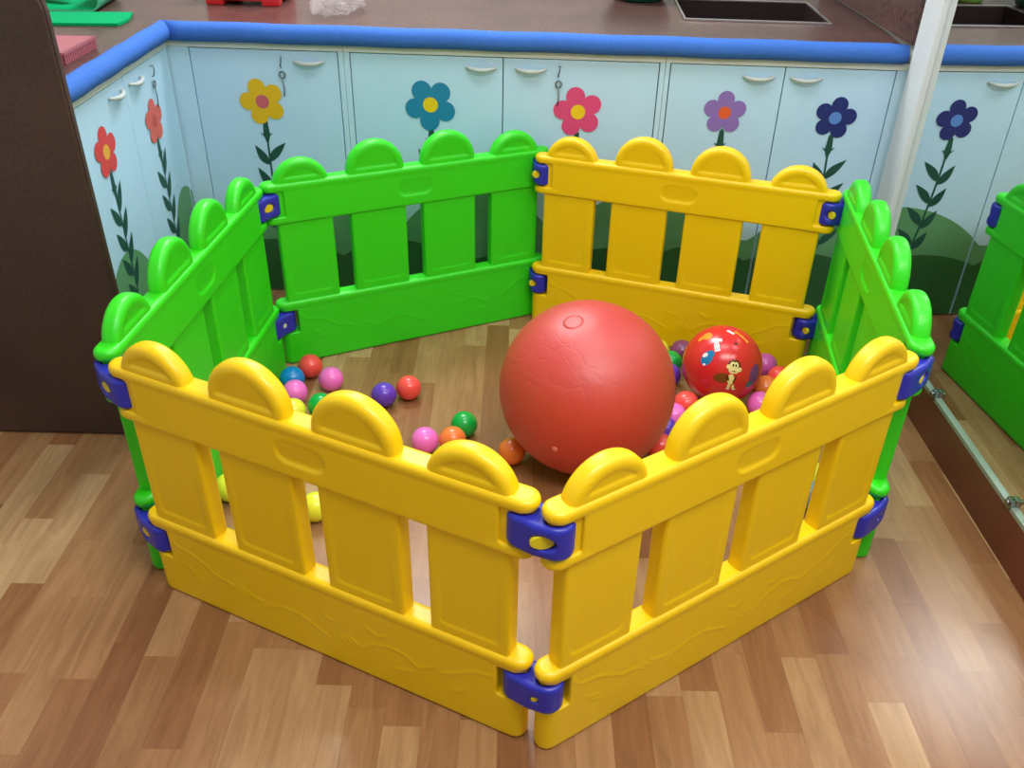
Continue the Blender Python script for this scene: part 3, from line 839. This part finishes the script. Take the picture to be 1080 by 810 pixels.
# blue foam tubes along the edges
RF, ZF = 0.0288, 0.8735
cy = ORG[1]-0.006-math.tan(YAW)*1.083*1.0; cx = -1.083
cy = ORG[1]-0.006+(-1.083)*math.tan(YAW)
q1 = Vector((1.138, ORG[1]-0.006+1.138*math.tan(YAW), 0)); q0 = Vector((cx, cy, 0))
bm = bmesh.new(); n = 40
add_tube(bm, [(q1.x+(q0.x-q1.x)*k/n, q1.y+(q0.y-q1.y)*k/n, ZF+(0.0010*math.sin(k*1.1) if 0 < k < n else 0)) for k in range(n+1)], RF, 28)
bm.verts.ensure_lookup_table(); vs = bm.verts[:]
for v in vs[-28:]: v.co.x = cx-(v.co.y-cy)+0.0004          # mitred where the two tubes meet
for v in vs[:28]:                                            # slightly squeezed free end
    v.co = Vector((v.co.x, v.co.y, v.co.z)).lerp(Vector((q1.x, q1.y, ZF)), 0.10)
o = from_bm('foam_tube', bm, M['foam'], None); tag(o, 'blue foam edge tube running along the back counter above the flowers', 'foam tube', 'blue foam edge tubes')
bm = bmesh.new()
add_tube(bm, [(cx, 2.06+(cy-2.06)*k/20, ZF+(0.001*math.sin(k*1.3) if 0 < k < 20 else 0)) for k in range(21)], RF, 28)
bm.verts.ensure_lookup_table(); vs = bm.verts[:]
for v in vs[-28:]: v.co.y = cy-(v.co.x-cx)-0.0004
o = from_bm('foam_tube', bm, M['foam'], None); tag(o, 'shorter blue foam edge tube on the left counter by the dark brown panel', 'foam tube', 'blue foam edge tubes')

# things lying on the worktop
def sheet(name, outline, th, m, loc, rotz=0.0):
    bm = bmesh.new(); b = [bm.verts.new((x, y, 0)) for x, y in outline]; tpp = [bm.verts.new((x, y, th)) for x, y in outline]
    bm.faces.new(b[::-1]); bm.faces.new(tpp)
    for i in range(len(b)): bm.faces.new((b[i], b[(i+1) % len(b)], tpp[(i+1) % len(b)], tpp[i]))
    return from_bm(name, bm, m, None, loc, rotz)
ZT = ZW1+0.0005
o = sheet('felt_mat', [(-1.60, 2.800), (-1.209, 2.826), (-1.203, 2.90), (-1.228, 2.999), (-1.62, 2.97)], 0.008, M['matgreen'], (0, 0, ZT))
tag(o, 'flat green felt mat lying on the left end of the worktop', 'mat')
# rolled green mat and peach cloth behind it
bm = bmesh.new()
cxr, czr, rr_ = -1.375, 0.038, 0.036
mid = [(-1.62, 0.005), (-1.53, 0.006), (-1.45, 0.004)] + [(cxr+rr_*math.sin(t_), czr-rr_*math.cos(t_)*0.95) for t_ in [k*0.25 for k in range(0, 17)]]
rows = []
for j, yy in enumerate((3.02, 3.10, 3.18, 3.26)):
    row = []
    for k, (x_, z_) in enumerate(mid):
        a_ = mid[max(k-1, 0)]; c_ = mid[min(k+1, len(mid)-1)]
        tx, tz = c_[0]-a_[0], c_[1]-a_[1]; L_ = math.hypot(tx, tz); nx, nz = -tz/L_, tx/L_
        sk = 0.28*(yy-3.02)
        row.append((bm.verts.new((x_+nx*0.003-sk*0.35, yy+0.03*(x_+1.375), z_+nz*0.003)), bm.verts.new((x_-nx*0.003-sk*0.35, yy+0.03*(x_+1.375), z_-nz*0.003))))
    rows.append(row)
for r0, r1 in zip(rows[:-1], rows[1:]):
    for k in range(len(mid)-1):
        for q_ in (0, 1):
            f = bm.faces.new((r0[k][q_], r0[k+1][q_], r1[k+1][q_], r1[k][q_])); f.material_index = q_; f.smooth = True
for row in (rows[0], rows[-1]):
    for k in range(len(mid)-1):
        bm.faces.new((row[k][0], row[k+1][0], row[k+1][1], row[k][1])).material_index = 1
for k in (0, len(mid)-1):
    for r0, r1 in zip(rows[:-1], rows[1:]):
        bm.faces.new((r0[k][0], r1[k][0], r1[k][1], r0[k][1])).material_index = 1
o = from_bm('rolled_mat', bm, [M['matgreen'], M['matpale']], None, (0, 0, ZT)); tag(o, 'curled green mat with pale underside behind the flat green felt mat', 'mat')
bm = bmesh.new()
add_tube(bm, [(-0.07, 0.03, 0.026), (0.0, 0.0, 0.028), (0.06, -0.015, 0.026)], [0.022, 0.026, 0.020], 16, round_ends=3)
o = from_bm('folded_cloth', bm, M['peach'], None, (-1.535, 3.13, ZT+0.012)); tag(o, 'peach coloured rolled cloth lying on the curled green mat', 'cloth')
# pink slotted basket, low, on the left counter
bm = bmesh.new()
w0, d0, hb = 0.20, 0.20, 0.03
add_box(bm, -w0/2, w0/2, -d0/2, d0/2, 0.026, 0.03)
for s in (-1, 1):
    add_box(bm, s*w0/2-0.003, s*w0/2+0.003, -d0/2, d0/2, 0.022, hb, 0.001)
    add_box(bm, -w0/2, w0/2, s*d0/2-0.003, s*d0/2+0.003, 0.022, hb, 0.001)
    for k in range(16):
        yy = -d0/2+d0*(k+0.5)/16; add_box(bm, s*w0/2-0.002, s*w0/2+0.002, yy-0.004, yy+0.004, 0.0, 0.024)
    for k in range(13):
        xx = -w0/2+w0*(k+0.5)/13; add_box(bm, xx-0.004, xx+0.004, s*d0/2-0.002, s*d0/2+0.002, 0.0, 0.024)
o = from_bm('plastic_tray', bm, M['pinkplastic'], None, (-1.262, 2.45, ZT)); tag(o, 'low pink slotted plastic tray upturned on the left counter beside the foam tube', 'tray')
# red plastic stool-like tray standing on feet
t = thing('plastic_stand', 'red plastic stand on short feet on the worktop behind the yellow flower cabinet', 'stand', (-0.925, 3.285, ZT), YAW)
bm = bmesh.new()
add_box(bm, -0.125, 0.125, -0.10, 0.10, 0.014, 0.16, 0.010)
from_bm('body', bm, M['redplastic'], t, smooth=True, angle=0.6)
for sx in (-1, 1):
    for sy in (-1, 1):
        bm = bmesh.new(); add_box(bm, sx*0.095-0.03, sx*0.095+0.03, sy*0.078-0.022, sy*0.078+0.022, 0.0, 0.028, 0.007)
        from_bm('foot', bm, M['redplastic'], t, smooth=True, angle=0.6)
# crinkled clear plastic bag
bm = bmesh.new(); bmesh.ops.create_icosphere(bm, subdivisions=4, radius=1.0)
for v in bm.verts:
    n = v.co.normalized()
    k = 1+0.14*math.sin(9*n.x+4*n.z)*math.sin(7*n.y-3*n.x)+0.10*math.sin(17*n.x+11*n.y)+random.uniform(-0.025, 0.025)
    v.co = Vector((n.x*0.085*k, n.y*0.18*k, max(0.0, 0.03+n.z*0.034*k)))
o = from_bm('plastic_bag', bm, M['bag'], None, (-0.60, 3.15, ZT)); tag(o, 'crumpled clear plastic bag lying on the worktop right of the red stand', 'bag')
def bowl(R, h, m, loc, label, name='plastic_bowl'):
    t_ = 0.006
    prof = [(R*0.62, 0.0), (R*0.70, 0.004), (R*0.9, h*0.55), (R, h-0.006), (R+0.010, h-0.003), (R+0.010, h), (R-t_, h), (R*0.9-t_, h*0.55), (R*0.66, 0.008)]
    bm = bmesh.new(); add_lathe(bm, prof, 48)
    o = from_bm(name, bm, m, None, loc); o.data.shade_smooth(); return tag(o, label, 'bowl')
bowl(0.125, 0.09, M['bowlgreen'], (0.43, 3.475, ZT), 'dark green plastic bowl on the back of the worktop beside the sink')
bowl(0.07, 0.055, M['bowllime'], (0.655, 3.575, ZT), 'lime green plastic bowl behind the sink, seen in the mirror')

# ------------------------------------------------------------------ light, world, camera
def area(name, loc, sx, sy, power, col=(1, 1, 1), aim=None):
    L = bpy.data.lights.new(name, 'AREA'); L.shape = 'RECTANGLE'; L.size = sx; L.size_y = sy; L.energy = power; L.color = col
    o = bpy.data.objects.new(name, L); COL.objects.link(o); o.location = loc
    if aim is not None:
        o.rotation_euler = (Vector(aim)-Vector(loc)).to_track_quat('-Z', 'Y').to_euler()
    return o
area('ceiling_light_front', (0.55, 0.3, 2.65), 1.5, 0.6, 55, (1.0, 0.98, 0.94))
area('ceiling_light_middle', (0.1, 1.9, 2.65), 1.6, 0.6, 23, (0.98, 0.98, 1.0))
area('ceiling_light_back', (-0.45, 3.35, 2.6), 1.0, 0.5, 46, (0.95, 0.98, 1.0))

wd = bpy.data.worlds.new('room_ambient'); SC.world = wd; wd.use_nodes = True
bg = wd.node_tree.nodes['Background']; bg.inputs[0].default_value = (0.86, 0.93, 1.0, 1); bg.inputs[1].default_value = 0.32

cam = bpy.data.cameras.new('camera'); co = bpy.data.objects.new('camera', cam); COL.objects.link(co)
cam.sensor_fit = 'HORIZONTAL'; cam.sensor_width = 36.0; cam.lens = 940.86/1080*36.0; cam.clip_start = 0.02
pitch, roll = 0.57609, 0.02172
co.matrix_world = Matrix.Translation((0, 0, 1.4682)) @ Matrix.Rotation(PI/2-pitch, 4, 'X') @ Matrix.Rotation(roll, 4, 'Z')
SC.camera = co

SC.view_settings.view_transform = 'Standard'; SC.view_settings.look = 'None'; SC.view_settings.gamma = 1.0
SC.view_settings.use_curve_mapping = False; SC.view_settings.exposure = 0.0
